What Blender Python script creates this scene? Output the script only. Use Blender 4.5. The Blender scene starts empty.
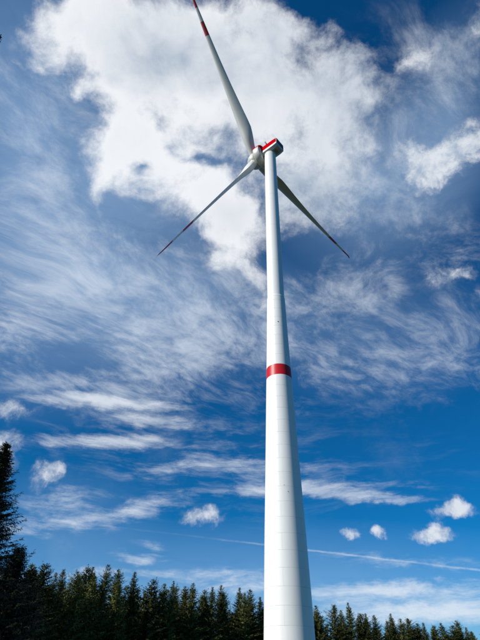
import bpy, math, random
import numpy as np
from mathutils import Vector, Matrix

R = math.radians
scene = bpy.context.scene
col = scene.collection

# ------------------------------------------------------------------ camera
CAM_PITCH, CAM_ROLL = 38.0, 1.2
cam_data = bpy.data.cameras.new('camera')
cam_data.sensor_fit = 'VERTICAL'
cam_data.sensor_height = 24.0
cam_data.lens = 24.0 * 471.0 / 640.0
cam_data.clip_end = 20000
cam = bpy.data.objects.new('camera', cam_data)
col.objects.link(cam)
cam.location = (0, 0, 1.6)
cam.rotation_euler = (Matrix.Rotation(R(90 + CAM_PITCH), 3, 'X') @ Matrix.Rotation(R(CAM_ROLL), 3, 'Z')).to_euler()
scene.camera = cam

# ------------------------------------------------------------------ sun, exposure
SUN_AZ, SUN_EL = 243.0, 34.0          # degrees clockwise from +Y / above the horizon
sun_data = bpy.data.lights.new('sun', 'SUN')
sun_data.energy = 5.0
sun_data.angle = R(0.53)
sun_data.color = (1.0, 0.95, 0.87)
sun = bpy.data.objects.new('sun', sun_data)
col.objects.link(sun)
sun_dir = Vector((math.sin(R(SUN_AZ)) * math.cos(R(SUN_EL)), math.cos(R(SUN_AZ)) * math.cos(R(SUN_EL)), math.sin(R(SUN_EL))))
sun.rotation_euler = sun_dir.to_track_quat('Z', 'Y').to_euler()
sun.location = (-60, -40, 80)
vs = scene.view_settings
vs.view_transform = 'Standard'
vs.look = 'None'
vs.exposure = 0.08
vs.gamma = 1.0
vs.use_curve_mapping = False
scene.cycles.use_adaptive_sampling = True
scene.cycles.adaptive_threshold = 0.01
scene.cycles.adaptive_min_samples = 12
scene.cycles.use_denoising = True
scene.cycles.max_bounces = 5

# ------------------------------------------------------------------ sky with its clouds
# cloud masses: azimuth, elevation, half width, half height (degrees), turn, weight
CUMULUS = [
    (-7.8, 60.7, 26.1, 18.4, 8, 0.12), (-23.6, 67.3, 13.2, 6.6, 23, 1.0), (-40.1, 64.3, 5.7, 3.6, 38, 0.9), (-26.1, 60.7, 6.3, 5.4, 24, 1.0),
    (-8.7, 64.2, 10.3, 8.3, 9, 1.0), (-24.3, 56.0, 4.5, 3.5, 22, 0.9), (11.0, 63.2, 9.8, 7.9, -9, 1.0), (22.9, 60.8, 5.8, 7.4, -19, 0.7),
    (12.3, 54.1, 9.7, 7.2, -9, 0.8), (-4.3, 51.6, 6.1, 4.8, 5, 1.0), (-0.3, 48.6, 5.4, 4.9, 1, 0.9), (-3.2, 44.4, 2.9, 3.1, 3, 0.6),
    (1.5, 42.9, 2.9, 2.2, -30, 0.4), (-35.8, 58.6, 2.6, 1.4, 42, 0.6), (-24.2, 50.8, 1.9, 3.4, 0, 0.5), (12.9, 69.2, 6.2, 3.5, -11, 0.7),
    (-45.9, 58.6, 1.0, 1.8, 56, 0.35), (-18.7, 44.6, 3.0, 2.3, 15, 0.4), (2.8, 39.7, 1.7, 1.7, -1, 0.35), (-41.6, 59.7, 2.9, 1.3, 39, 0.4),
    (-14.9, 55.5, 9.0, 4.3, 14, 0.7), (-3.8, 72.0, 7.0, 2.5, 5, 0.5), (-27.5, 54.1, 3.8, 3.3, 24, 0.6), (-10.2, 52.9, 5.8, 3.4, 9, 0.4),
]
CUMULUS_GAPS = [
    (-19.8, 54.2, 2.2, 1.2, 17, 0.7), (-9.0, 56.4, 3.2, 1.1, 9, 0.6), (18.4, 71.1, 3.0, 1.3, -16, 0.5), (-18.6, 59.3, 1.5, 1.4, 17, 0.35),
    (-14.3, 56.7, 1.6, 0.9, 13, 0.3), (-33.2, 61.1, 1.7, 0.9, 49, 0.35), (32.0, 68.1, 2.9, 1.7, -29, 0.5), (35.6, 62.7, 2.0, 1.8, -31, 0.3),
]
THICK = [
    (11.0, 51.9, 8.1, 5.7, -8, 0.5), (4.1, 69.6, 7.2, 3.5, -3, 0.4), (25.5, 55.4, 4.3, 8.4, -20, 0.7), (-14.7, 66.1, 6.3, 3.7, 15, 0.4),
    (16.4, 58.0, 7.7, 7.3, -13, 1.0), (6.5, 65.9, 8.5, 6.6, -5, 0.5), (-24.2, 64.7, 7.2, 4.2, 23, 0.35), (16.5, 51.3, 8.0, 5.6, -12, 0.6),
    (-5.4, 59.8, 5.6, 3.1, 6, 0.3), (-2.3, 50.5, 4.7, 2.9, 3, 0.25), (25.3, 62.9, 4.2, 4.8, -22, 0.5),
]
PUFFS = [
    (36.7, 51.2, 5.1, 2.5, -10, 0.95), (32.5, 53.0, 3.3, 2.3, -26, 0.95), (32.9, 50.4, 3.1, 1.9, -25, 0.6), (41.1, 51.9, 3.4, 2.5, -12, 0.95),
    (33.1, 49.8, 3.4, 1.9, -15, 0.5), (39.8, 61.7, 2.9, 2.5, -35, 0.65), (35.6, 61.4, 2.1, 1.6, -12, 0.25), (51.6, 60.7, 1.6, 3.0, -47, 0.5),
    (30.4, 39.5, 3.7, 1.9, -8, 0.6), (34.1, 39.6, 2.1, 1.5, 0, 0.35), (22.6, 40.5, 2.7, 1.4, -14, 0.3), (17.5, 48.3, 2.1, 1.4, -12, 0.25),
    (34.2, 36.9, 1.7, 1.3, -21, 0.35), (-27.1, 19.3, 2.5, 3.5, 11, 0.9), (-22.1, 17.9, 2.5, 1.6, 24, 0.75), (-21.5, 19.0, 1.8, 1.1, 41, 0.4),
    (-23.5, 19.0, 1.5, 0.9, 42, 0.3), (-3.8, 15.2, 3.6, 1.4, 2, 0.85), (21.4, 12.9, 3.3, 1.0, -4, 1.0), (22.1, 13.7, 1.7, 1.2, -4, 0.7),
    (24.3, 15.0, 3.1, 1.0, -5, 1.0), (24.7, 15.7, 1.7, 0.9, -6, 0.6), (13.3, 13.4, 1.1, 0.9, -2, 0.85), (15.9, 13.5, 1.2, 0.9, -3, 0.85),
    (-27.8, 24.1, 3.9, 1.9, 13, 0.6), (11.6, 7.3, 5.0, 0.7, 0, 0.3), (27.6, 46.0, 2.1, 1.1, -19, 0.2),
]
CIRRUS = [
    (0.2, 29.5, 37.5, 8.3, 1, 0.3), (39.9, 61.3, 11.4, 9.9, -35, 0.2), (30.1, 42.8, 11.4, 6.6, -20, 0.4), (-36.4, 52.7, 8.9, 13.0, 32, 0.6),
    (-46.5, 57.7, 5.5, 7.0, 43, 0.3), (-26.5, 40.5, 13.9, 10.2, 19, 1.0), (-7.8, 38.8, 13.1, 9.6, 6, 0.9), (-30.0, 32.4, 8.0, 7.7, 19, 0.6),
    (-16.9, 27.0, 12.3, 3.0, 6, 0.8), (-25.5, 26.6, 6.1, 2.2, 13, 0.5), (13.5, 36.2, 12.8, 7.2, -17, 0.6), (27.4, 31.7, 10.3, 6.6, -3, 0.55),
    (24.5, 48.8, 6.5, 7.8, -18, 0.6), (32.3, 57.1, 5.1, 7.9, -27, 0.5), (42.8, 56.9, 3.7, 7.4, -37, 0.5), (15.3, 30.1, 6.9, 2.9, -7, 0.4),
    (-5.8, 34.1, 13.2, 5.4, 9, 0.8), (14.3, 41.0, 8.2, 4.8, -8, 0.6),
]
LOW_BANDS = [
    (0.4, 20.3, 35.3, 8.3, 1, 0.24), (-15.0, 23.8, 19.8, 5.6, 7, 0.15), (19.9, 7.2, 14.8, 2.6, -1, 0.22), (-17.5, 26.7, 12.2, 1.2, 6, 1.0),
    (-16.5, 22.4, 9.8, 1.1, 6, 0.65), (-12.7, 25.2, 8.0, 1.0, 3, 0.6), (-18.4, 13.7, 10.9, 1.9, 12, 0.6), (-11.1, 15.7, 7.5, 1.4, 16, 0.45),
    (4.0, 18.1, 12.5, 1.0, 0, 0.45), (12.3, 18.2, 13.2, 1.0, -1, 0.38), (15.6, 17.0, 9.5, 0.7, -6, 0.5), (-0.8, 20.3, 13.8, 2.0, 1, 0.3),
    (-10.4, 11.0, 4.0, 0.9, -4, 0.7), (-9.4, 11.8, 3.2, 1.0, -15, 0.4), (17.2, 8.3, 12.6, 1.3, 0, 1.0), (18.7, 6.2, 13.0, 1.5, -1, 1.0),
    (-0.5, 8.3, 8.4, 1.1, 5, 0.8), (-15.3, 9.0, 8.9, 0.9, 4, 0.7), (17.7, 10.8, 10.8, 1.1, -6, 0.5), (-20.0, 15.7, 6.0, 1.6, 12, 0.4),
    (-1.6, 9.5, 9.6, 1.3, 1, 0.5),
]
VEIL = [
    (-10.8, 55.1, 13.7, 8.8, 10, 0.7), (-39.8, 52.5, 16.3, 19.4, 35, 0.9), (-24.4, 38.6, 21.5, 15.9, 17, 0.75), (-6.4, 40.2, 16.7, 12.0, 5, 0.4),
    (24.2, 52.3, 13.0, 11.9, -18, 0.8), (17.7, 35.8, 17.0, 9.4, -9, 0.3), (40.0, 54.6, 6.7, 11.5, -33, 0.5), (0.6, 7.3, 39.3, 8.1, 1, 0.7),
    (-19.5, 13.8, 11.9, 5.9, 6, 0.3),
]
CONTRAIL = [((-5.15, 13.21), (24.98, 9.56))]
FOREST_EDGE = [
    (-20.8, 112, 18.9, 1), (-19.9, 118, 21.8, 2), (-18.6, 124, 21.3, 0), (-17.8, 128, 22.6, 1), (-16.4, 134, 23.4, 3), (-15.8, 137, 25.1, 2),
    (-14.7, 140, 25.4, 0), (-13.8, 142, 26.5, 1), (-12.1, 145, 26.4, 3), (-10.6, 147, 26.2, 0), (-8.9, 150, 25.4, 2), (-7.6, 152, 24.3, 1),
    (-6.8, 154, 25.5, 0), (-6.0, 156, 25.1, 3), (-5.1, 157, 24.8, 1), (-4.3, 158, 25.6, 0), (-3.3, 160, 24.6, 2), (-2.3, 162, 25.5, 0),
    (-1.5, 163, 26.0, 1), (-0.6, 165, 24.7, 3), (0.4, 167, 26.1, 0), (1.2, 168, 25.0, 2), (1.9, 170, 26.1, 1), (2.8, 172, 24.5, 0),
    (4.0, 174, 25.1, 3), (5.2, 177, 24.4, 1), (6.6, 180, 24.2, 0), (7.7, 184, 24.1, 2), (8.6, 186, 23.8, 1), (10.1, 188, 24.3, 2),
    (11.0, 190, 23.1, 0), (11.9, 191, 25.2, 0), (12.9, 194, 22.6, 3), (13.6, 196, 22.8, 0), (14.6, 198, 22.4, 1), (15.4, 200, 21.1, 2),
    (15.9, 201, 23.0, 0), (16.6, 203, 21.7, 1), (17.5, 205, 22.1, 3), (18.2, 207, 20.5, 1), (18.9, 208, 21.1, 0), (19.7, 210, 20.4, 2),
    (20.6, 212, 21.1, 0), (21.1, 214, 20.4, 1), (21.9, 215, 22.2, 3), (22.6, 218, 20.3, 0), (23.2, 220, 18.9, 1), (24.3, 222, 19.6, 2),
    (25.4, 226, 18.7, 0), (26.7, 230, 18.9, 1),
]


class S:
    """a node socket with arithmetic"""
    tree = None
    def __init__(self, sock): self.s = sock
    def __add__(a, b): return M('ADD', a, b)
    def __radd__(a, b): return M('ADD', b, a)
    def __sub__(a, b): return M('SUBTRACT', a, b)
    def __rsub__(a, b): return M('SUBTRACT', b, a)
    def __mul__(a, b): return M('MULTIPLY', a, b)
    __rmul__ = __mul__
    def __truediv__(a, b): return M('DIVIDE', a, b)
def put(sock, v):
    if isinstance(v, S): S.tree.links.new(v.s, sock)
    else: sock.default_value = v
def node(kind, **kw):
    n = S.tree.nodes.new(kind)
    for k, v in kw.items(): setattr(n, k, v)
    return n
def M(op, a, b=0.0, c=None, clamp=False):
    n = node('ShaderNodeMath', operation=op, use_clamp=clamp)
    put(n.inputs[0], a); put(n.inputs[1], b)
    if c is not None: put(n.inputs[2], c)
    return S(n.outputs[0])
def V(op, a, b=(0, 0, 0), scale=None):
    n = node('ShaderNodeVectorMath', operation=op)
    put(n.inputs[0], a); put(n.inputs[1], b)
    if scale is not None: put(n.inputs['Scale'], scale)
    return S(n.outputs['Value'] if op in ('DOT_PRODUCT', 'LENGTH') else n.outputs['Vector'])
def step(x, lo, hi, a=0.0, b=1.0):
    n = node('ShaderNodeMapRange', interpolation_type='SMOOTHSTEP', clamp=True)
    put(n.inputs[0], x)
    for i, v in zip((1, 2, 3, 4), (lo, hi, a, b)): put(n.inputs[i], v)
    return S(n.outputs[0])
def noise(vec, scale, detail=6.0, rough=0.55, lac=2.0, dist=0.0, colour=False):
    n = node('ShaderNodeTexNoise', noise_dimensions='3D')
    put(n.inputs['Vector'], vec)
    for k, v in (('Scale', scale), ('Detail', detail), ('Roughness', rough), ('Lacunarity', lac), ('Distortion', dist)):
        n.inputs[k].default_value = v
    return S(n.outputs['Color' if colour else 'Fac'])
def mix(f, a, b):
    n = node('ShaderNodeMix', data_type='RGBA')
    put(n.inputs[0], f); put(n.inputs[6], a); put(n.inputs[7], b)
    return S(n.outputs[2])
def azel(az, el):
    return Vector((math.sin(R(az)) * math.cos(R(el)), math.cos(R(az)) * math.cos(R(el)), math.sin(R(el))))
def blob(vec, az, el, sx, sy, turn, w):
    c = azel(az, el)
    t1 = Vector((math.cos(R(az)), -math.sin(R(az)), 0)); t2 = t1.cross(c)
    a = R(turn)
    e1 = t1 * math.cos(a) + t2 * math.sin(a)
    e2 = -t1 * math.sin(a) + t2 * math.cos(a)
    e3 = e1.cross(e2)
    m = Matrix((e1, e2, e3)).transposed()
    n = node('ShaderNodeMapping', vector_type='TEXTURE')
    put(n.inputs['Vector'], vec)
    n.inputs['Location'].default_value = c
    n.inputs['Rotation'].default_value = m.to_euler()
    n.inputs['Scale'].default_value = (R(sx), R(sy), 0.7)
    g = node('ShaderNodeTexGradient', gradient_type='SPHERICAL')
    S.tree.links.new(n.outputs[0], g.inputs[0])
    return S(g.outputs['Fac']) * w
def cover(vec, table):
    t = None
    for b in table:
        g = blob(vec, *b)
        t = g if t is None else t + g
    return t

world = bpy.data.worlds.new('World')
scene.world = world
world.use_nodes = True
world.cycles.sampling_method = 'MANUAL'
world.cycles.sample_map_resolution = 512
S.tree = world.node_tree
S.tree.nodes.clear()
SKY = 0.095
sky = node('ShaderNodeTexSky', sky_type='NISHITA')
sky.sun_disc = False
sky.sun_elevation = R(SUN_EL)
sky.sun_rotation = R(SUN_AZ)
sky.altitude = 600
sky.air_density = 1.0
sky.dust_density = 0.3
sky.ozone_density = 3.0
tint = node('ShaderNodeVectorMath', operation='MULTIPLY')
S.tree.links.new(sky.outputs[0], tint.inputs[0])
tint.inputs[1].default_value = (0.035, 0.57, 0.93)
blue = S(tint.outputs[0])

tc = node('ShaderNodeTexCoord')
d = V('NORMALIZE', S(tc.outputs['Generated']))
sep = node('ShaderNodeSeparateXYZ'); put(sep.inputs[0], d)
dz = M('MAXIMUM', S(sep.outputs['Z']), 0.02)
# ragged edges: the masks are read through a turbulent offset
w1 = V('SUBTRACT', noise(d, 5.0, 3, 0.5, colour=True), (0.5, 0.5, 0.5))
w2 = V('SUBTRACT', noise(d, 22.0, 5, 0.6, colour=True), (0.5, 0.5, 0.5))
dw = V('ADD', V('ADD', d, V('SCALE', w1, scale=0.16)), V('SCALE', w2, scale=0.05))
dl = V('ADD', d, V('SCALE', w2, scale=0.035))

# 1 - the large broken cloud
n1 = noise(V('ADD', d, V('SCALE', w1, scale=0.10)), 6.0, 8, 0.70)
n1s = noise(V('ADD', V('ADD', d, V('SCALE', w1, scale=0.10)), tuple(sun_dir * 0.035)), 6.5, 6, 0.55)
cov1 = cover(dw, CUMULUS) - cover(dl, CUMULUS_GAPS)
dens1 = M('MINIMUM', cov1, 1.15) * 1.25 + (n1 - 0.5) * 3.0
a1 = step(dens1, 0.06, 1.15) * step(cov1, -0.05, 0.25)
thick = cover(dw, THICK)
lit1 = M('ADD', 0.60, (n1 - n1s) * 2.4, clamp=True)
grey1 = M('ADD', thick * 0.85, step(dens1, 0.8, 2.0, 0.0, 0.15) + step(noise(dw, 4.5, 8, 0.6), 0.45, 0.75, 0.0, 0.42), clamp=True)
grey1 = M('MULTIPLY', grey1, M('SUBTRACT', 1.45, lit1), clamp=True)
col1 = mix(grey1, (9.4, 9.6, 9.85, 1), (4.3, 5.1, 6.2, 1))

# 2 - small puffs
n2 = noise(V('ADD', d, V('SCALE', w2, scale=0.03)), 26.0, 6, 0.68)
n2s = noise(V('ADD', V('ADD', d, V('SCALE', w2, scale=0.03)), tuple((sun_dir + Vector((0, 0, 0.9))) * 0.010)), 24.0, 5, 0.55)
cov2 = cover(V('ADD', d, V('SCALE', w2, scale=0.05)), PUFFS)
dens2 = cov2 * 1.75 + (n2 - 0.5) * 3.0
a2 = step(dens2, 0.1, 1.75) * step(cov2, 0.03, 0.45)
lit2 = M('ADD', 0.62, (n2 - n2s) * 3.6, clamp=True)
col2 = mix(lit2, (4.5, 5.3, 6.5, 1), (8.5, 8.8, 9.2, 1))

# 3 - high cirrus drawn out along one wind direction on a flat layer
px = S(sep.outputs['X']) / dz
py = S(sep.outputs['Y']) / dz
WIND = R(42.0)
along = px * math.sin(WIND) + py * math.cos(WIND)
across = px * math.cos(WIND) - py * math.sin(WIND)
comb = node('ShaderNodeCombineXYZ'); put(comb.inputs[0], along * 0.7); put(comb.inputs[1], across * 1.0)
pl = S(comb.outputs[0])
wc = V('SUBTRACT', noise(pl, 1.6, 3, 0.5, colour=True), (0.5, 0.5, 0.5))
plw = V('ADD', pl, V('SCALE', wc, scale=0.7))
comb2 = node('ShaderNodeCombineXYZ'); put(comb2.inputs[0], along * 1.7); put(comb2.inputs[1], across * 3.2)
fib = noise(V('ADD', S(comb2.outputs[0]), V('SCALE', wc, scale=1.5)), 6.0, 8, 0.70)
body = noise(plw, 4.5, 8, 0.66)
cov3 = cover(dw, CIRRUS)
high = step(S(sep.outputs['Z']), 0.34, 0.53)
a3 = step(M('MINIMUM', cov3, 1.0) * 0.75 + (body - 0.5) * 2.0 + (fib - 0.5) * 1.25, 0.04, 1.25) * 0.66 * high * step(cov3, 0.0, 0.3)

# 4 - thin level bands low in the sky
st = node('ShaderNodeVectorMath', operation='MULTIPLY'); put(st.inputs[0], d); st.inputs[1].default_value = (1.0, 1.0, 6.0)
n4 = noise(V('ADD', S(st.outputs[0]), V('SCALE', w1, scale=0.25)), 7.5, 8, 0.68)
cov4 = cover(dl, LOW_BANDS)
a4 = step(M('MINIMUM', cov4, 1.0) * 1.0 + (n4 - 0.5) * 2.3, 0.05, 1.25) * 0.80 * step(cov4, 0.0, 0.35)
# haze towards the horizon
veil = M('MINIMUM', cover(d, VEIL), 1.0) * M('ADD', 0.55, n4 * 0.9, clamp=True)
hz = step(S(sep.outputs['Z']), 0.0, 0.20, 1.0, 0.0) * 0.48

# 5 - contrail
ca, cb = azel(*CONTRAIL[0][0]), azel(*CONTRAIL[0][1])
nrm = ca.cross(cb).normalized(); tng = nrm.cross(ca)
off = V('DOT_PRODUCT', V('ADD', d, V('SCALE', w2, scale=0.006)), tuple(nrm))
run = V('DOT_PRODUCT', d, tuple(tng))
line = step(M('ABSOLUTE', off), 0.0, 0.0026, 1.0, 0.0) * step(run, -0.05, 0.30, 0.04, 0.38) * step(n2, 0.3, 0.65, 0.25, 1.0)

c = mix(hz, blue, (4.2, 6.0, 7.2, 1))
c = mix(veil * 0.6, c, (3.7, 5.6, 8.3, 1))
c = mix(a3, c, (7.4, 8.1, 9.0, 1))
c = mix(a4, c, (7.9, 8.5, 9.2, 1))
c = mix(line, c, (8.2, 8.7, 9.2, 1))
c = mix(a1 * 0.93, c, col1)
c = mix(a2 * 0.82, c, col2)
bg = node('ShaderNodeBackground')
put(bg.inputs['Color'], c)
bg.inputs['Strength'].default_value = SKY
wo = node('ShaderNodeOutputWorld')
S.tree.links.new(bg.outputs[0], wo.inputs['Surface'])

# ------------------------------------------------------------------ materials
def material(name, base, rough=0.5, spec=0.5, var=0.0, var_scale=1.0, rnd=0.0, stain=None, bump=0.0, bump_scale=20.0, coat=0.0):
    m = bpy.data.materials.new(name); m.use_nodes = True
    S.tree = m.node_tree
    b = m.node_tree.nodes['Principled BSDF']
    b.inputs['Roughness'].default_value = rough
    b.inputs['Specular IOR Level'].default_value = spec
    b.inputs['Coat Weight'].default_value = coat
    t = node('ShaderNodeTexCoord')
    o = S(t.outputs['Object'])
    f = M('ADD', 1.0, (noise(o, var_scale, 6, 0.6) - 0.5) * (2 * var))
    if rnd:
        inf = node('ShaderNodeObjectInfo')
        f = f * M('ADD', 1.0, (S(inf.outputs['Random']) - 0.5) * (2 * rnd))
    cc = V('SCALE', tuple(base), scale=f)
    if stain:
        sc = node('ShaderNodeMapping'); put(sc.inputs[0], o); sc.inputs['Scale'].default_value = (1.6, 1.6, 0.05)
        k = step(noise(S(sc.outputs[0]), 1.3, 5, 0.6), 0.52, 0.8) * stain[1]
        cc = mix(k, cc, tuple(stain[0]) + (1,))
    put(b.inputs['Base Color'], cc)
    if bump:
        bn = node('ShaderNodeBump'); bn.inputs['Strength'].default_value = bump; bn.inputs['Distance'].default_value = 0.02
        put(bn.inputs['Height'], noise(o, bump_scale, 5, 0.6))
        m.node_tree.links.new(bn.outputs[0], b.inputs['Normal'])
    return m

MAT = {
    'concrete': material('painted_concrete', (0.80, 0.80, 0.77), 0.42, 0.5, 0.03, 0.5, 0.012, ((0.5, 0.5, 0.46), 0.22), 0.08, 6.0),
    'concrete_red': material('red_painted_concrete', (0.54, 0.008, 0.014), 0.42, 0.35, 0.05, 0.6, 0.03, None, 0.05, 6.0),
    'joint': material('joint_mortar', (0.6, 0.6, 0.58), 0.9, 0.2),
    'steel': material('white_painted_steel', (0.80, 0.80, 0.78), 0.36, 0.5, 0.02, 0.4, 0.0, ((0.55, 0.55, 0.5), 0.15)),
    'gelcoat': material('white_gelcoat', (0.66, 0.66, 0.62), 0.40, 0.5, 0.03, 0.3),
    'blade_red': material('red_gelcoat', (0.42, 0.010, 0.018), 0.5, 0.35, 0.05, 0.3),
    'red': material('red_nacelle_paint', (0.50, 0.002, 0.008), 0.6, 0.0, 0.04, 0.4),
    'nacelle': material('nacelle_paint', (0.58, 0.58, 0.53), 0.42, 0.5, 0.06, 0.8, 0.0, ((0.33, 0.32, 0.27), 0.5)),
    'louvre': material('dark_louvre', (0.10, 0.12, 0.14), 0.35, 0.5),
    'metal': material('galvanised_metal', (0.32, 0.33, 0.33), 0.5, 0.5, 0.1, 3.0),
    'dark': material('dark_opening', (0.03, 0.03, 0.03), 0.7, 0.3),
    'bark': material('spruce_bark', (0.075, 0.055, 0.042), 0.95, 0.1, 0.4, 6.0),
}
def foliage(name, base, rnd):
    m = bpy.data.materials.new(name); m.use_nodes = True
    S.tree = m.node_tree
    nt = m.node_tree
    b = nt.nodes['Principled BSDF']
    b.inputs['Roughness'].default_value = 0.65
    b.inputs['Specular IOR Level'].default_value = 0.25
    t = node('ShaderNodeTexCoord'); o = S(t.outputs['Object'])
    inf = node('ShaderNodeObjectInfo')
    geo = node('ShaderNodeNewGeometry')
    f = M('ADD', 0.55, noise(o, 0.9, 4, 0.6) * 0.9) * M('ADD', 1.0 - rnd, S(inf.outputs['Random']) * (2 * rnd))
    f = f * M('ADD', 0.75, S(geo.outputs['Random Per Island']) * 0.5)
    hue = mix(noise(o, 0.35, 2, 0.5), (base[0] * 0.75, base[1], base[2] * 1.1, 1), (base[0] * 1.45, base[1] * 1.1, base[2] * 0.8, 1))
    put(b.inputs['Base Color'], V('SCALE', hue, scale=f))
    return m
MAT['needles'] = foliage('spruce_needles', (0.076, 0.088, 0.022), 0.34)
MAT['needles_shaded'] = foliage('shaded_spruce_needles', (0.018, 0.026, 0.011), 0.1)  # same needles made darker; shade on the left spruces is put into the colour

def ground_material():
    m = bpy.data.materials.new('meadow'); m.use_nodes = True
    S.tree = m.node_tree
    b = m.node_tree.nodes['Principled BSDF']
    b.inputs['Roughness'].default_value = 0.9
    b.inputs['Specular IOR Level'].default_value = 0.1
    t = node('ShaderNodeTexCoord'); o = S(t.outputs['Object'])
    k = step(noise(o, 0.12, 8, 0.65), 0.35, 0.65)
    cc = mix(k, (0.050, 0.075, 0.022, 1), (0.11, 0.10, 0.045, 1))
    cc = mix(step(noise(o, 3.0, 6, 0.7), 0.3, 0.75) * 0.6, cc, (0.035, 0.05, 0.015, 1))
    far = V('LENGTH', V('SUBTRACT', o, (5.0, 45.0, 0.0))) + noise(o, 0.03, 4, 0.6) * 40
    cc = mix(step(far, 70.0, 110.0), cc, mix(k, (0.016, 0.020, 0.010, 1), (0.028, 0.026, 0.014, 1)))
    put(b.inputs['Base Color'], cc)
    bn = node('ShaderNodeBump'); bn.inputs['Strength'].default_value = 0.8; bn.inputs['Distance'].default_value = 0.12
    put(bn.inputs['Height'], noise(o, 9.0, 6, 0.7))
    m.node_tree.links.new(bn.outputs[0], b.inputs['Normal'])
    return m
MAT['meadow'] = ground_material()
MAT['gravel'] = material('crushed_stone', (0.24, 0.22, 0.19), 0.95, 0.1, 0.4, 14.0, 0, None, 1.0, 30.0)

# ------------------------------------------------------------------ mesh helpers
def mesh(name, verts, faces, mats, mat_idx=None, smooth=False, sharp=None):
    me = bpy.data.meshes.new(name)
    me.from_pydata(verts, [], faces)
    for m in mats: me.materials.append(MAT[m])
    if mat_idx is not None: me.polygons.foreach_set('material_index', mat_idx)
    if smooth:
        me.polygons.foreach_set('use_smooth', [True] * len(me.polygons))
        if sharp: me.set_sharp_from_angle(angle=R(sharp))
    me.update()
    return me
def obj(name, me, parent=None, loc=None):
    o = bpy.data.objects.new(name, me)
    col.objects.link(o)
    if parent: o.parent = parent
    if loc is not None: o.location = loc
    return o
def tag(o, label=None, cat=None, group=None, kind=None):
    if label: o['label'] = label
    if cat: o['category'] = cat
    if group: o['group'] = group
    if kind: o['kind'] = kind
    return o
def empty(name, loc):
    o = bpy.data.objects.new(name, None)
    o.empty_display_size = 0.5
    col.objects.link(o); o.location = loc
    return o
def loft(rings, close_start=True, close_end=True):
    """rings of equal point count -> verts, faces"""
    n = len(rings[0]); v = [tuple(p) for r in rings for p in r]; f = []
    for i in range(len(rings) - 1):
        for j in range(n):
            k = (j + 1) % n
            f.append((i * n + j, i * n + k, (i + 1) * n + k, (i + 1) * n + j))
    if close_start: f.append(tuple(range(n - 1, -1, -1)))
    if close_end: f.append(tuple((len(rings) - 1) * n + j for j in range(n)))
    return v, f

# ------------------------------------------------------------------ ground
def disc(rad, n, z, holes=None):
    rings = [0.0, 8, 20, 45, 90, 180, 400, 900, 2000, rad]
    rings = [r for r in rings if r < rad] + [rad]
    v = [(0, 0, z)]; f = []
    for r in rings[1:]:
        for j in range(n):
            a = 2 * math.pi * j / n
            v.append((r * math.cos(a), r * math.sin(a), z))
    for j in range(n): f.append((0, 1 + j, 1 + (j + 1) % n))
    for i in range(len(rings) - 2):
        for j in range(n):
            k = (j + 1) % n
            f.append((1 + i * n + j, 1 + (i + 1) * n + j, 1 + (i + 1) * n + k, 1 + i * n + k))
    return v, f
g = obj('ground', mesh('ground', *disc(6000, 64, 0.0), ['meadow']))
tag(g, 'mown meadow clearing around the wind turbine', kind='structure')

# ------------------------------------------------------------------ wind turbine
BASE = Vector((8.91, 90.0, 0.0))
turbine = empty('wind_turbine', BASE)
tag(turbine, 'tall white wind turbine with red bands on tower, nacelle and blade tips', 'wind turbine')
PROFILE_H = [0.0, 7.0, 22.5, 32.0, 41.3, 52.8, 56.3, 66.2, 78.2]
PROFILE_D = [8.55, 8.22, 7.46, 6.92, 6.38, 5.76, 5.56, 5.02, 4.50]
def rad(h): return float(np.interp(h, PROFILE_H, PROFILE_D)) / 2
TOP = 141.8
CONC = 78.2
# the core behind the joints is the tower part; the shells and steel cans are its pieces
rings = []
for h in [0.0] + [1.22 + 2.7 * k for k in range(29)] + [CONC - 0.02]:
    r = rad(h) - 0.07
    rings.append([(r * math.cos(2 * math.pi * j / 48), r * math.sin(2 * math.pi * j / 48), h) for j in range(48)])
tower = obj('tower', mesh('tower', *loft(rings), ['joint'], smooth=True, sharp=40), turbine)

def shell(h0, h1, a0, a1, n=14, gap=0.006, depth=0.16, bev=0.012):
    """curved concrete panel with chamfered edges between two joints"""
    v = []; f = []
    zs = [(h0 + gap, bev), (h0 + gap + bev, 0.0), (h1 - gap - bev, 0.0), (h1 - gap, bev)]
    ga = gap / rad(h0)
    def row(rf, z):
        s = len(v)
        for j in range(n + 1):
            t = a0 + ga + (a1 - a0 - 2 * ga) * j / n
            r = rad(z) - rf
            v.append((r * math.cos(t), r * math.sin(t), z))
        return s
    rows = [row(depth, zs[0][0])] + [row(b, z) for z, b in zs] + [row(depth, zs[3][0])]
    for a, b in zip(rows[:-1], rows[1:]):
        for j in range(n): f.append((a + j, a + j + 1, b + j + 1, b + j))
    for e in (0, n):      # ends
        q = [r + e for r in rows]
        f.append(tuple(q if e == 0 else q[::-1]))
    return v, f
edges = [0.0] + [1.22 + 2.7 * k for k in range(29)]
edges = [h for h in edges if h < CONC - 1.0] + [CONC]
JOINT0 = -math.pi / 2 - R(15)          # one joint stands just left of the camera-facing line
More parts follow.
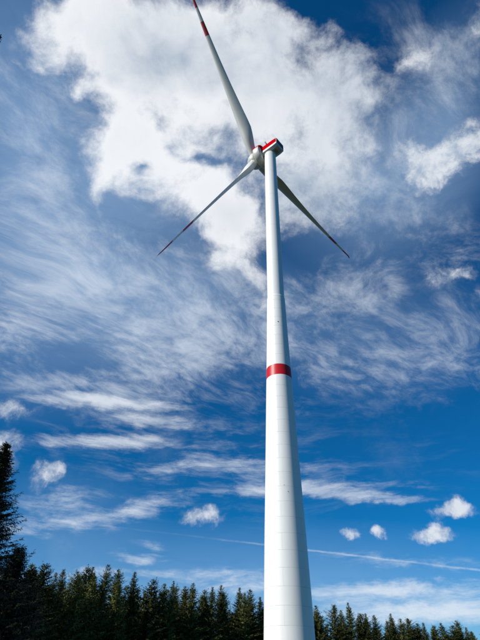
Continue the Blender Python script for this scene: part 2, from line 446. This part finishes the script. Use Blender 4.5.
for i, (h0, h1) in enumerate(zip(edges[:-1], edges[1:])):
    red = abs((h0 + h1) / 2 - 56.57) < 0.5
    k = 0 if abs(((h0 - 1.22) / 2.7) % 2 - 1) < 0.2 else 1
    for s in range(3):
        a0 = JOINT0 + R(60) * k + s * 2 * math.pi / 3
        v, f = shell(h0, h1, a0, a0 + 2 * math.pi / 3)
        pm = mesh('concrete_panel', v, f, ['concrete_red' if red else 'concrete'], smooth=True, sharp=30)
        nl = []
        for pg in pm.polygons:      # the outer face keeps the true round of the tower up to its edges
            for vi in pg.vertices:
                nl.append(Vector((v[vi][0], v[vi][1], 0.12)).normalized() if 28 <= pg.index < 42 else Vector((0, 0, 0)))
        pm.normals_split_custom_set(nl)
        p = obj('concrete_panel', pm, tower)
        if red: p['label'] = 'red painted concrete panel of the band round the tower'
# steel cans
def steel_r(h): return float(np.interp(h, [CONC, 100, TOP], [2.125, 2.035, 1.84]))
cuts = [CONC, 91.0, 105.0, 119.0, 131.0, TOP]
for h0, h1 in zip(cuts[:-1], cuts[1:]):
    rr = []
    for z, dr in ((h0, 0.0), (h0 + 0.002, 0.012), (h0 + 0.06, 0.012), (h0 + 0.062, 0), ((h0 + h1) / 2, 0), (h1 - 0.004, 0)):
        r = steel_r(z) + dr
        rr.append([(r * math.cos(2 * math.pi * j / 64), r * math.sin(2 * math.pi * j / 64), z) for j in range(64)])
    obj('steel_section', mesh('steel_section', *loft(rr), ['steel'], smooth=True, sharp=40), tower)
rr = []
for z, r in ((CONC + 0.003, 2.25), (CONC + 0.35, 2.25), (CONC + 0.55, 2.16)):
    rr.append([(r * math.cos(2 * math.pi * j / 64), r * math.sin(2 * math.pi * j / 64), z) for j in range(64)])
obj('adapter_ring', mesh('adapter_ring', *loft(rr), ['steel'], smooth=True, sharp=30), tower)
def plug(h, deg, size):
    t = -math.pi / 2 + R(deg); r = rad(h)
    rr = []
    ax = Vector((math.cos(t), math.sin(t), 0)); tx = Vector((-math.sin(t), math.cos(t), 0)); up = Vector((0, 0, 1))
    for o_, s_ in ((-0.05, size), (0.03, size), (0.05, size * 0.8)):
        c_ = ax * (r + o_) + up * h
        rr.append([c_ + (tx * math.cos(2 * math.pi * j / 12) + up * math.sin(2 * math.pi * j / 12)) * s_ for j in range(12)])
    obj('cable_opening', mesh('cable_opening', *loft(rr), ['dark']), tower)
plug(69.8, 2, 0.13); plug(31.1, -3, 0.045); plug(29.9, 8, 0.055)

# nacelle frame: u along the rotor axis (upwind), v to the right seen from behind, z up
YAW = R(49.0)
AX = Vector((-math.sin(YAW), math.cos(YAW), 0)); RT = Vector((math.cos(YAW), math.sin(YAW), 0)); UP = Vector((0, 0, 1))
def L(u, v, z): return AX * u + RT * v + UP * (TOP + z)
def section(u, w, zb, zt, ch=0.5):
    prof = [(-w * 0.62, zb), (-w + 0.02, zb + ch * 1.25), (-w, zb + ch * 1.25 + .1), (-w, zt - 0.35), (-w + 0.1, zt - 0.1), (-w + 0.35, zt),
            (w - 0.35, zt), (w - 0.1, zt - 0.1), (w, zt - 0.35), (w, zb + ch * 1.25 + .1), (w - 0.02, zb + ch * 1.25), (w * 0.62, zb)]
    return [L(u, v, z) for v, z in prof]
secs = [section(-4.15, 1.95, 0.55, 4.0), section(-4.0, 2.08, 0.35, 4.12), section(-2.6, 2.15, 0.06, 4.25), section(2.2, 2.15, 0.06, 4.25)]
nacelle = obj('nacelle', mesh('nacelle', *loft(secs), ['nacelle'], smooth=True, sharp=28), turbine)
def slab(name, pts, thick, mat, parent, label=None):
    """a plate: four corners, thickened along its normal"""
    p = [Vector(q) for q in pts]
    n = (p[1] - p[0]).cross(p[2] - p[0]).normalized() * thick
    rr = [[q - n for q in p], [q + n for q in p]]
    o = obj(name, mesh(name, *loft(rr), [mat]), parent)
    if label: o['label'] = label
    return o
for s in (-1, 1):
    w = s * 2.155
    slab('red_stripe', [L(-3.98, s * 2.085, 1.75), L(-2.6, w, 1.65), L(-2.6, w, 3.9), L(-3.98, s * 2.085, 3.78)], 0.02, 'red', nacelle, 'bright red stripe along the nacelle side')
    slab('red_stripe', [L(-2.6, w, 1.65), L(2.15, w, 1.65), L(2.15, w, 3.9), L(-2.6, w, 3.9)], 0.02, 'red', nacelle, 'bright red stripe along the nacelle side')
slab('red_stripe', [L(-4.16, -1.9, 1.62), L(-4.16, 1.9, 1.62), L(-4.16, 1.9, 1.98), L(-4.16, -1.9, 1.98)], 0.02, 'red', nacelle, 'narrow red stripe under the rear louvre')
for k in range(6):
    z = 2.08 + k * 0.29
    slab('louvre', [L(-4.14, -1.85, z), L(-4.14, 1.85, z), L(-4.22, 1.85, z + 0.26), L(-4.22, -1.85, z + 0.26)], 0.012, 'louvre', nacelle)
for u in (-2.6, -1.0, 0.6):
    for s in (-1, 1):
        slab('panel_seam', [L(u - 0.02, s * 2.152, 1.0), L(u + 0.02, s * 2.152, 1.0), L(u + 0.02, s * 2.152, 1.64), L(u - 0.02, s * 2.152, 1.64)], 0.006, 'louvre', nacelle)
slab('service_hatch', [L(-3.0, -0.9, 0.10), L(-2.05, -0.9, 0.035), L(-2.05, 0.9, 0.035), L(-3.0, 0.9, 0.10)], 0.03, 'metal', nacelle)
# roof box and weather mast
hatch = [[L(u, v, z) for u, v in ((0.2, -1.2), (1.9, -1.2), (1.9, 1.2), (0.2, 1.2))] for z in (4.2, 4.75)]
obj('roof_box', mesh('roof_box', *loft(hatch), ['metal']), nacelle)
def pole(p0, p1, r, n=8):
    p0, p1 = Vector(p0), Vector(p1); ax = (p1 - p0).normalized(); q = ax.to_track_quat('Z', 'Y')
    return loft([[p + q @ Vector((r * math.cos(2 * math.pi * j / n), r * math.sin(2 * math.pi * j / n), 0)) for j in range(n)] for p in (p0, p1)])
mv, mf = pole(L(0.9, -1.0, 4.7), L(0.9, -1.0, 7.4), 0.07)
mast = obj('weather_mast', mesh('weather_mast', mv, mf, ['metal']), nacelle)
mv, mf = pole(L(0.9, -1.35, 7.0), L(0.9, -0.65, 7.0), 0.05)
b0 = len(mv)
for q in (-1.35, -0.65):
    v2, f2 = pole(L(0.9, q, 7.0), L(0.9, q, 7.65), 0.16)
    o_ = len(mv); mv += v2; mf += [tuple(i + o_ for i in t) for t in f2]
obj('anemometer', mesh('anemometer', mv, mf, ['metal']), nacelle)

# generator ring: red paint on its upper part
ZH = 2.35
def ring_profile(prof, n, axis_z):
    rr = []
    for u, r in prof:
        rr.append([L(u, r * math.sin(2 * math.pi * (j + .5) / n), axis_z + r * math.cos(2 * math.pi * (j + .5) / n)) for j in range(n)])
    return loft(rr)
NG = 72
gp = [(1.9, 1.6), (1.95, 3.55), (2.1, 3.85), (2.3, 3.95), (3.2, 3.98), (4.2, 3.95), (4.4, 3.85), (4.55, 3.6), (4.6, 1.6)]
gv, gf = ring_profile(gp, NG, ZH)
idx = []
for f in gf:
    zz = sum(gv[i][2] for i in f) / len(f) - TOP - ZH
    idx.append(1 if zz > 0.45 and len(f) == 4 else 0)
gen = obj('generator_housing', mesh('generator_housing', gv, gf, ['nacelle', 'red'], idx, smooth=True, sharp=35), turbine)
gen['label'] = 'drum shaped generator housing with red upper band'
# hub and spinner
TILT = R(5.0)
A2 = (AX * math.cos(TILT) + UP * math.sin(TILT)).normalized()
OVER, ZROT = 6.1, 143.85 - TOP
HUB = UP * (TOP + ZROT) + A2 * OVER
R2 = A2.cross(UP).normalized(); U2 = R2.cross(A2)
hp = [(-0.95, 2.0), (-0.9, 2.55), (-0.4, 2.8), (0.6, 2.75), (1.5, 2.4), (2.3, 1.75), (2.8, 1.0), (3.0, 0.25)]
hr = []
for u, r in hp:
    hr.append([HUB + A2 * u + (R2 * math.sin(2 * math.pi * j / 48) + U2 * math.cos(2 * math.pi * j / 48)) * r for j in range(48)])
hub = obj('rotor_hub', mesh('rotor_hub', *loft(hr), ['nacelle'], smooth=True, sharp=50), turbine)
# blades
RB = 69.0
PHASE, CONE, PITCH = R(-36.45), R(2.6), R(63.0)
ST = [1.2, 2.2, 3.2, 4.5, 6, 8, 10, 12, 15, 18, 22, 26, 30, 35, 40, 45, 50.3, 50.32, 53, 56.2, 56.22, 59, 62.0, 62.02, 64.5, 66.5, 67.6, 68.4, 68.8, 69.0]
def lerp(r, xs, ys): return float(np.interp(r, xs, ys))
def blade(k):
    t = PHASE + k * 2 * math.pi / 3
    dr = R2 * math.sin(t) + U2 * math.cos(t)
    lead = -(R2 * math.cos(t) - U2 * math.sin(t))
    span = (dr * math.cos(CONE) + A2 * math.sin(CONE)).normalized()
    back = -A2
    back = (back - span * back.dot(span)).normalized()
    N = 28; rr = []
    for r in ST:
        chord = lerp(r, [1.2, 3.2, 6, 9, 12, 15, 20, 30, 40, 50, 60, 66, 68, 68.7, 69], [2.5, 2.55, 3.1, 3.95, 4.25, 4.1, 3.6, 2.75, 2.1, 1.6, 1.15, .85, .62, .4, .12])
        th = lerp(r, [1.2, 3.2, 6, 9, 12, 15, 20, 30, 40, 55, 69], [1.0, 1.0, .8, .58, .46, .38, .31, .26, .23, .20, .17])
        tw = R(lerp(r, [1.2, 6, 12, 20, 30, 45, 60, 69], [14, 14, 12, 8.5, 5, 2, .3, 0])) + PITCH
        rnd = lerp(r, [1.2, 3.2, 9, 12], [1, 1, .25, 0])
        bend = -0.9 * (r / RB) ** 2.2 + (0.4 * max(0, (r - 66.8) / 2.2) ** 1.5 if r > 66.8 else 0)
        cv = lead * math.cos(tw) - back * math.sin(tw); nv = back * math.cos(tw) + lead * math.sin(tw)
        c0 = HUB + span * r - back * bend
        ring = []
        for j in range(N):
            a = 2 * math.pi * j / N
            x = 0.5 + 0.5 * math.cos(a)                    # 1 = trailing edge, 0 = leading edge
            yt = 5 * th * (0.2969 * math.sqrt(max(x, 0)) - 0.126 * x - 0.3516 * x * x + 0.2843 * x ** 3 - 0.1015 * x ** 4)
            camb = 0.035 * 4 * x * (1 - x)
            up_ = math.sin(a) >= 0
            y = camb + (yt if up_ else -yt * 0.8)
            px_, py_ = (0.32 - x) * chord, y * chord
            ca_, cb_ = -0.5 * math.cos(a) * chord, 0.5 * math.sin(a) * chord
            X_ = px_ * (1 - rnd) + ca_ * rnd; Y_ = py_ * (1 - rnd) + cb_ * rnd
            ring.append(c0 + cv * X_ + nv * Y_)
        rr.append(ring)
    v, f = loft(rr)
    idx = []
    for q in range(len(f)):
        i = q // N
        if q >= (len(ST) - 1) * N: idx.append(1 if q == len(f) - 1 else 0); continue
        m = (ST[i] + ST[min(i + 1, len(ST) - 1)]) / 2
        idx.append(1 if (50.31 < m < 56.21 or m > 62.01) else 0)
    o = obj('rotor_blade', mesh('rotor_blade', v, f, ['gelcoat', 'blade_red'], idx, smooth=True, sharp=60), turbine)
    # collar where the blade leaves the hub
    cr = []
    for r, q in ((0.9, 1.42), (2.35, 1.42), (2.5, 1.32)):
        e1 = lead; e2 = back
        cr.append([HUB + span * r + (e1 * math.cos(2 * math.pi * j / 32) + e2 * math.sin(2 * math.pi * j / 32)) * q for j in range(32)])
    obj('root_collar', mesh('root_collar', *loft(cr), ['nacelle'], smooth=True, sharp=30), o)
    return o
for k, lab in ((0, 'sunlit blade pointing up and left'), (1, 'shaded blade pointing down to the right'), (2, 'blade pointing down to the left')):
    blade(k)['label'] = lab

# ------------------------------------------------------------------ spruces
def spruce(seed, H, Rb, spacing, twig, low=0.04, cap=9.0, ragged=0.25, power=0.85, fine=False, trunk_r=None):
    """trunk and crown as (verts, faces) pairs; boughs in whorls carrying flat sprays"""
    rng = random.Random(seed)
    tr = trunk_r or H * 0.0085
    rr = []
    lean = (rng.uniform(-.012, .012) * H, rng.uniform(-.012, .012) * H)
    for i in range(9):
        t = i / 8
        r = tr * (1 - t) ** 0.9 + 0.015
        rr.append([(lean[0] * t * t + r * math.cos(2 * math.pi * j / 8), lean[1] * t * t + r * math.sin(2 * math.pi * j / 8), H * t * 0.985 - (0.15 if i == 0 else 0)) for j in range(8)])
    trunk = loft(rr)
    V_ = []; F_ = []
    def spray(p, dirv, side, ln, wd, droop):
        n = len(V_)
        q = p + dirv * ln + Vector((0, 0, -droop * ln))
        m = p + dirv * (ln * 0.45) + Vector((0, 0, -droop * ln * .3))
        V_.extend([p, m + side * wd, q, m - side * wd])
        F_.append((n, n + 1, n + 2, n + 3))
    z = low * H
    sides = [rng.uniform(0.75, 1.15) for _ in range(8)]
    while z < H * 0.992:
        t = z / H
        env = min(Rb * (1 - t) ** power, cap * (0.7 + 0.3 * min(1, t / 0.25))) + 0.06
        nb = (rng.choice((5, 6, 7)) if t < 0.93 else 4) + (3 if fine else 0)
        a0 = rng.uniform(0, 6.28)
        for b in range(nb):
            if rng.random() < 0.06: continue
            a = a0 + b * 2 * math.pi / nb + rng.uniform(-.35, .35)
            s = sides[int(a / 6.2832 * 8) % 8]
            ln = env * rng.uniform(1 - ragged * 1.6, 1 + ragged) * s
            rise = (0.75 * t ** 2.2 - 0.30 * (1 - t)) + rng.uniform(-.12, .12)
            out = Vector((math.cos(a), math.sin(a), 0)); sd = Vector((-math.sin(a), math.cos(a), 0))
            zb = z + rng.uniform(-.4, .4) * spacing
            base = Vector((lean[0] * t * t, lean[1] * t * t, zb))
            n = max(3, int(ln / twig * (2.0 if fine else 2.6)))
            for i in range(n):
                q = (i + 0.6) / n
                sag = rise * q + 0.28 * q * q * (0.6 - t * 0.3)
                p = base + out * (ln * q) + Vector((0, 0, ln * sag))
                l2 = twig * (1.5 - 0.75 * q) * rng.uniform(.7, 1.25) * (0.55 + 0.45 * min(1, ln / (1.6 * twig + .01)))
                for g_ in (-1, 1):
                    dv = (out * rng.uniform(.45, .95) + sd * g_ * rng.uniform(.45, 1.0) + Vector((0, 0, rise * .6 + rng.uniform(-.15 if not fine else -.55, .2)))).normalized()
                    nrm = (out * rng.uniform(-.4, .4) + sd * -g_ * 0.8 + Vector((0, 0, rng.uniform(-.6, .9)))).normalized()
                    if fine:
                        side = dv.cross(Vector((0, 0, 1))).normalized()
                        for h_ in range(4):
                            pp = p + dv * (l2 * h_ / 4.2)
                            for e_ in (-1, 1):
                                dd = (dv + side * e_ * rng.uniform(.5, 1.1) + Vector((0, 0, rng.uniform(-.5, .15)))).normalized()
                                spray(pp, dd, dd.cross(Vector((rng.uniform(-.5, .5), rng.uniform(-.5, .5), 1))).normalized(), l2 * rng.uniform(.35, .6), l2 * 0.085, rng.uniform(.1, .5))
                        spray(p, dv, nrm, l2 * 1.1, l2 * 0.05, .15)
                    else:
                        spray(p, dv, nrm, l2, l2 * rng.uniform(.11, .20), rng.uniform(0.05, .45))
                for _h in range(2 if fine else int(rng.random() < 0.7)):      # hanging shoots
                    dv = (out * rng.uniform(-.1, .5) + sd * rng.uniform(-.4, .4) + Vector((0, 0, -1))).normalized()
                    spray(p, dv, sd, l2 * (0.8 if not fine else rng.uniform(.7, 1.4)), l2 * (.15 if not fine else .10), .1)
            tip = base + out * ln + Vector((0, 0, ln * (rise + .28 * (0.6 - t * .3))))
            spray(tip - out * twig * .4, (out + Vector((0, 0, .25 + rise * .5))).normalized(), sd, twig * 0.9, twig * .12, 0)
        z += spacing * (1 - 0.45 * t) * rng.uniform(.75, 1.25)
    top = Vector((lean[0], lean[1], H))
    for i in range(7 if not fine else 14):
        a = rng.uniform(0, 6.28)
        dv = Vector((math.cos(a) * .55, math.sin(a) * .55, 0.7)).normalized()
        spray(top - Vector((0, 0, (0.35 + i * .28) * twig * 1.4)), dv, dv.cross(Vector((0, 0, 1))).normalized(), twig * (.4 + .1 * i), twig * .1, 0)
    spray(top - Vector((0, 0, twig)), Vector((0, 0, 1)), Vector((1, 0, 0)), twig * 1.3, twig * .07, 0)
    return trunk, ([tuple(p) for p in V_], F_)

KINDS = [  # nominal height 24: slender, broad, ragged, round topped
    dict(H=24, Rb=6.6, cap=3.9, spacing=0.50, twig=0.50, ragged=0.26, power=0.95),
    dict(H=24, Rb=8.0, cap=4.9, spacing=0.52, twig=0.52, ragged=0.30, power=0.85),
    dict(H=24, Rb=6.8, cap=4.5, spacing=0.62, twig=0.58, ragged=0.42, power=0.78),
    dict(H=24, Rb=6.8, cap=4.7, spacing=0.52, twig=0.55, ragged=0.34, power=0.66),
]
KIND_WORDS = ['slender pointed', 'broad full', 'ragged', 'round topped']
variants = []
for i, kw in enumerate(KINDS):
    for j in range(2):
        tk, cr = spruce(100 + i * 10 + j, **kw)
        variants.append((mesh('trunk', *tk, ['bark'], smooth=True), mesh('crown', *cr, ['needles']), cr))
mass = [spruce(300 + i, 24, 6.8, 0.90, 0.95, cap=4.5, ragged=0.3, power=0.8)[1] for i in range(4)]
ORD = ['first', 'second', 'third', 'fourth', 'fifth', 'sixth', 'seventh', 'eighth', 'ninth', 'tenth', 'eleventh', 'twelfth', 'thirteenth',
       'fourteenth', 'fifteenth', 'sixteenth', 'seventeenth', 'eighteenth', 'nineteenth', 'twentieth', 'twenty-first', 'twenty-second', 'twenty-third',
       'twenty-fourth', 'twenty-fifth', 'twenty-sixth', 'twenty-seventh', 'twenty-eighth', 'twenty-ninth', 'thirtieth']
rng = random.Random(5)
tower_az = math.degrees(math.atan2(BASE.x, BASE.y))
left = [t for t in FOREST_EDGE if t[0] < tower_az - 2.6]
right = [t for t in FOREST_EDGE if t[0] > tower_az + 2.6]
for (az, dist, h, kind) in FOREST_EDGE:
    tm, cm, _ = variants[kind * 2 + rng.randrange(2)]
    dist2 = dist + rng.uniform(-4, 4)
    e = empty('spruce_tree', (math.sin(R(az)) * dist2, math.cos(R(az)) * dist2, 0))
    s = h / 24 * (dist2 / dist)
    ws = rng.uniform(.85, 1.5) * (0.5 * s + 0.5) * (1.18 if az > 6 else 1.0)
    e.scale = (ws, ws, s)
    e.rotation_euler = (R(rng.gauss(0, 1.3)), R(rng.gauss(0, 1.3)), rng.uniform(0, 6.28))
    obj('trunk', tm, e); obj('crown', cm, e)
    if (az, dist, h, kind) in left:
        n = len(left) - 1 - left.index((az, dist, h, kind))
        where = '%s to the left of the tower along the forest edge' % ORD[n]
    elif (az, dist, h, kind) in right:
        where = '%s to the right of the tower along the forest edge' % ORD[right.index((az, dist, h, kind))]
    else:
        mid = [t for t in FOREST_EDGE if t not in left and t not in right]
        where = 'hidden behind the tower, %s from its left side' % ORD[mid.index((az, dist, h, kind))]
    tag(e, '%s dark green spruce, %s' % (KIND_WORDS[kind], where), 'tree', 'spruces along the forest edge')

# the wood behind the edge reads as one mass
rng = random.Random(11)
VV = []; FF = []; nv = 0
az = -46.0
spots = []
while az < 46:
    base = float(np.interp(az, [-46, -22, -10, 2, 10, 24, 46], [70, 112, 145, 172, 188, 225, 300]))
    hh = float(np.interp(az, [-46, -22, -10, 2, 10, 24, 46], [20, 21.5, 24, 23, 22, 20, 20]))
    for row in range(3):
        dd = base + 3 + row * 4.5 + rng.uniform(-2, 2)
        a = az + rng.uniform(-.8, .8)
        spots.append((math.sin(R(a)) * dd, math.cos(R(a)) * dd, hh * rng.uniform(.80, 1.02)))
    az += math.degrees(3.2 / base)
for x, y, h in spots:
    vtx, fcs = mass[rng.randrange(4)]
    s = h / 24; a = rng.uniform(0, 6.28)
    A_ = np.array(vtx) * (0.6 * s + .4, 0.6 * s + .4, s)
    B_ = np.empty_like(A_)
    B_[:, 0] = A_[:, 0] * math.cos(a) - A_[:, 1] * math.sin(a) + x
    B_[:, 1] = A_[:, 0] * math.sin(a) + A_[:, 1] * math.cos(a) + y
    B_[:, 2] = A_[:, 2]
    VV.append(B_); FF.append(np.array(fcs) + nv); nv += len(vtx)
VV = np.concatenate(VV); FF = np.concatenate(FF)
me = bpy.data.meshes.new('forest')
me.vertices.add(len(VV)); me.vertices.foreach_set('co', VV.ravel().astype(np.float32))
me.loops.add(FF.size); me.loops.foreach_set('vertex_index', FF.ravel().astype(np.int32))
me.polygons.add(len(FF)); me.polygons.foreach_set('loop_start', np.arange(0, FF.size, 4, dtype=np.int32))
me.materials.append(MAT['needles'])
me.update(calc_edges=True)
fo = obj('forest', me)
tag(fo, 'dense dark spruce wood rising behind the forest edge', 'forest', kind='stuff')

# nearer spruces on the left
def near_spruce(az, dist, h, Rb, seed, label, twig=0.36, spacing=0.31, **kw):
    tk, cr = spruce(seed, h, Rb, spacing, twig, fine=True, **kw)
    e = empty('spruce_tree', (math.sin(R(az)) * dist, math.cos(R(az)) * dist, 0))
    obj('trunk', mesh('trunk', *tk, ['bark'], smooth=True), e)
    obj('crown', mesh('crown', *cr, ['needles_shaded']), e)
    return tag(e, label, 'tree', 'nearer spruces at the left')
near_spruce(-26.9, 45, 18.5, 7.4, 3, 'tall black looking spruce nearest the camera at the left edge', ragged=0.26, power=1.0, cap=4.6)
near_spruce(-20.9, 60, 11.0, 4.4, 8, 'low dark spruce directly right of the tall left edge spruce', twig=0.42, spacing=0.36, ragged=0.35, power=0.75, cap=4)
near_spruce(-22.7, 52, 11.6, 5.0, 9, 'low dark spruce filling the foot of the tall left edge spruce', twig=0.42, spacing=0.36, ragged=0.35, power=0.75, cap=4)
# taller spruces further along the same side, beyond the left edge of the view, added to shade them
for q, (x, y, h, kind, where) in enumerate((( -31, 31, 25, 1, 'fourth'), (-37, 40, 26, 3, 'third'), (-34, 22, 24, 0, 'fifth'), (-44, 50, 26, 1, 'second'), (-50, 63, 25, 2, 'first'))):
    tm, cm, _ = variants[kind * 2 + q % 2]
    e = empty('spruce_tree', (x, y, 0))
    e.scale = (h / 24,) * 3
    e.rotation_euler.z = q * 1.3
    obj('trunk', tm, e); obj('crown', cm, e)
    tag(e, '%s tree, %s of the unseen spruces added for shade beyond the left edge of the view' % (KIND_WORDS[kind], where), 'tree', 'added shade spruces beyond the left edge')
e = near_spruce(-50.85, 16.0, 27.0, 4.6, 42, 'very tall spruce whose topmost shoots just show high on the left edge', twig=0.28, spacing=0.50, ragged=0.26, power=0.95, cap=3.6)
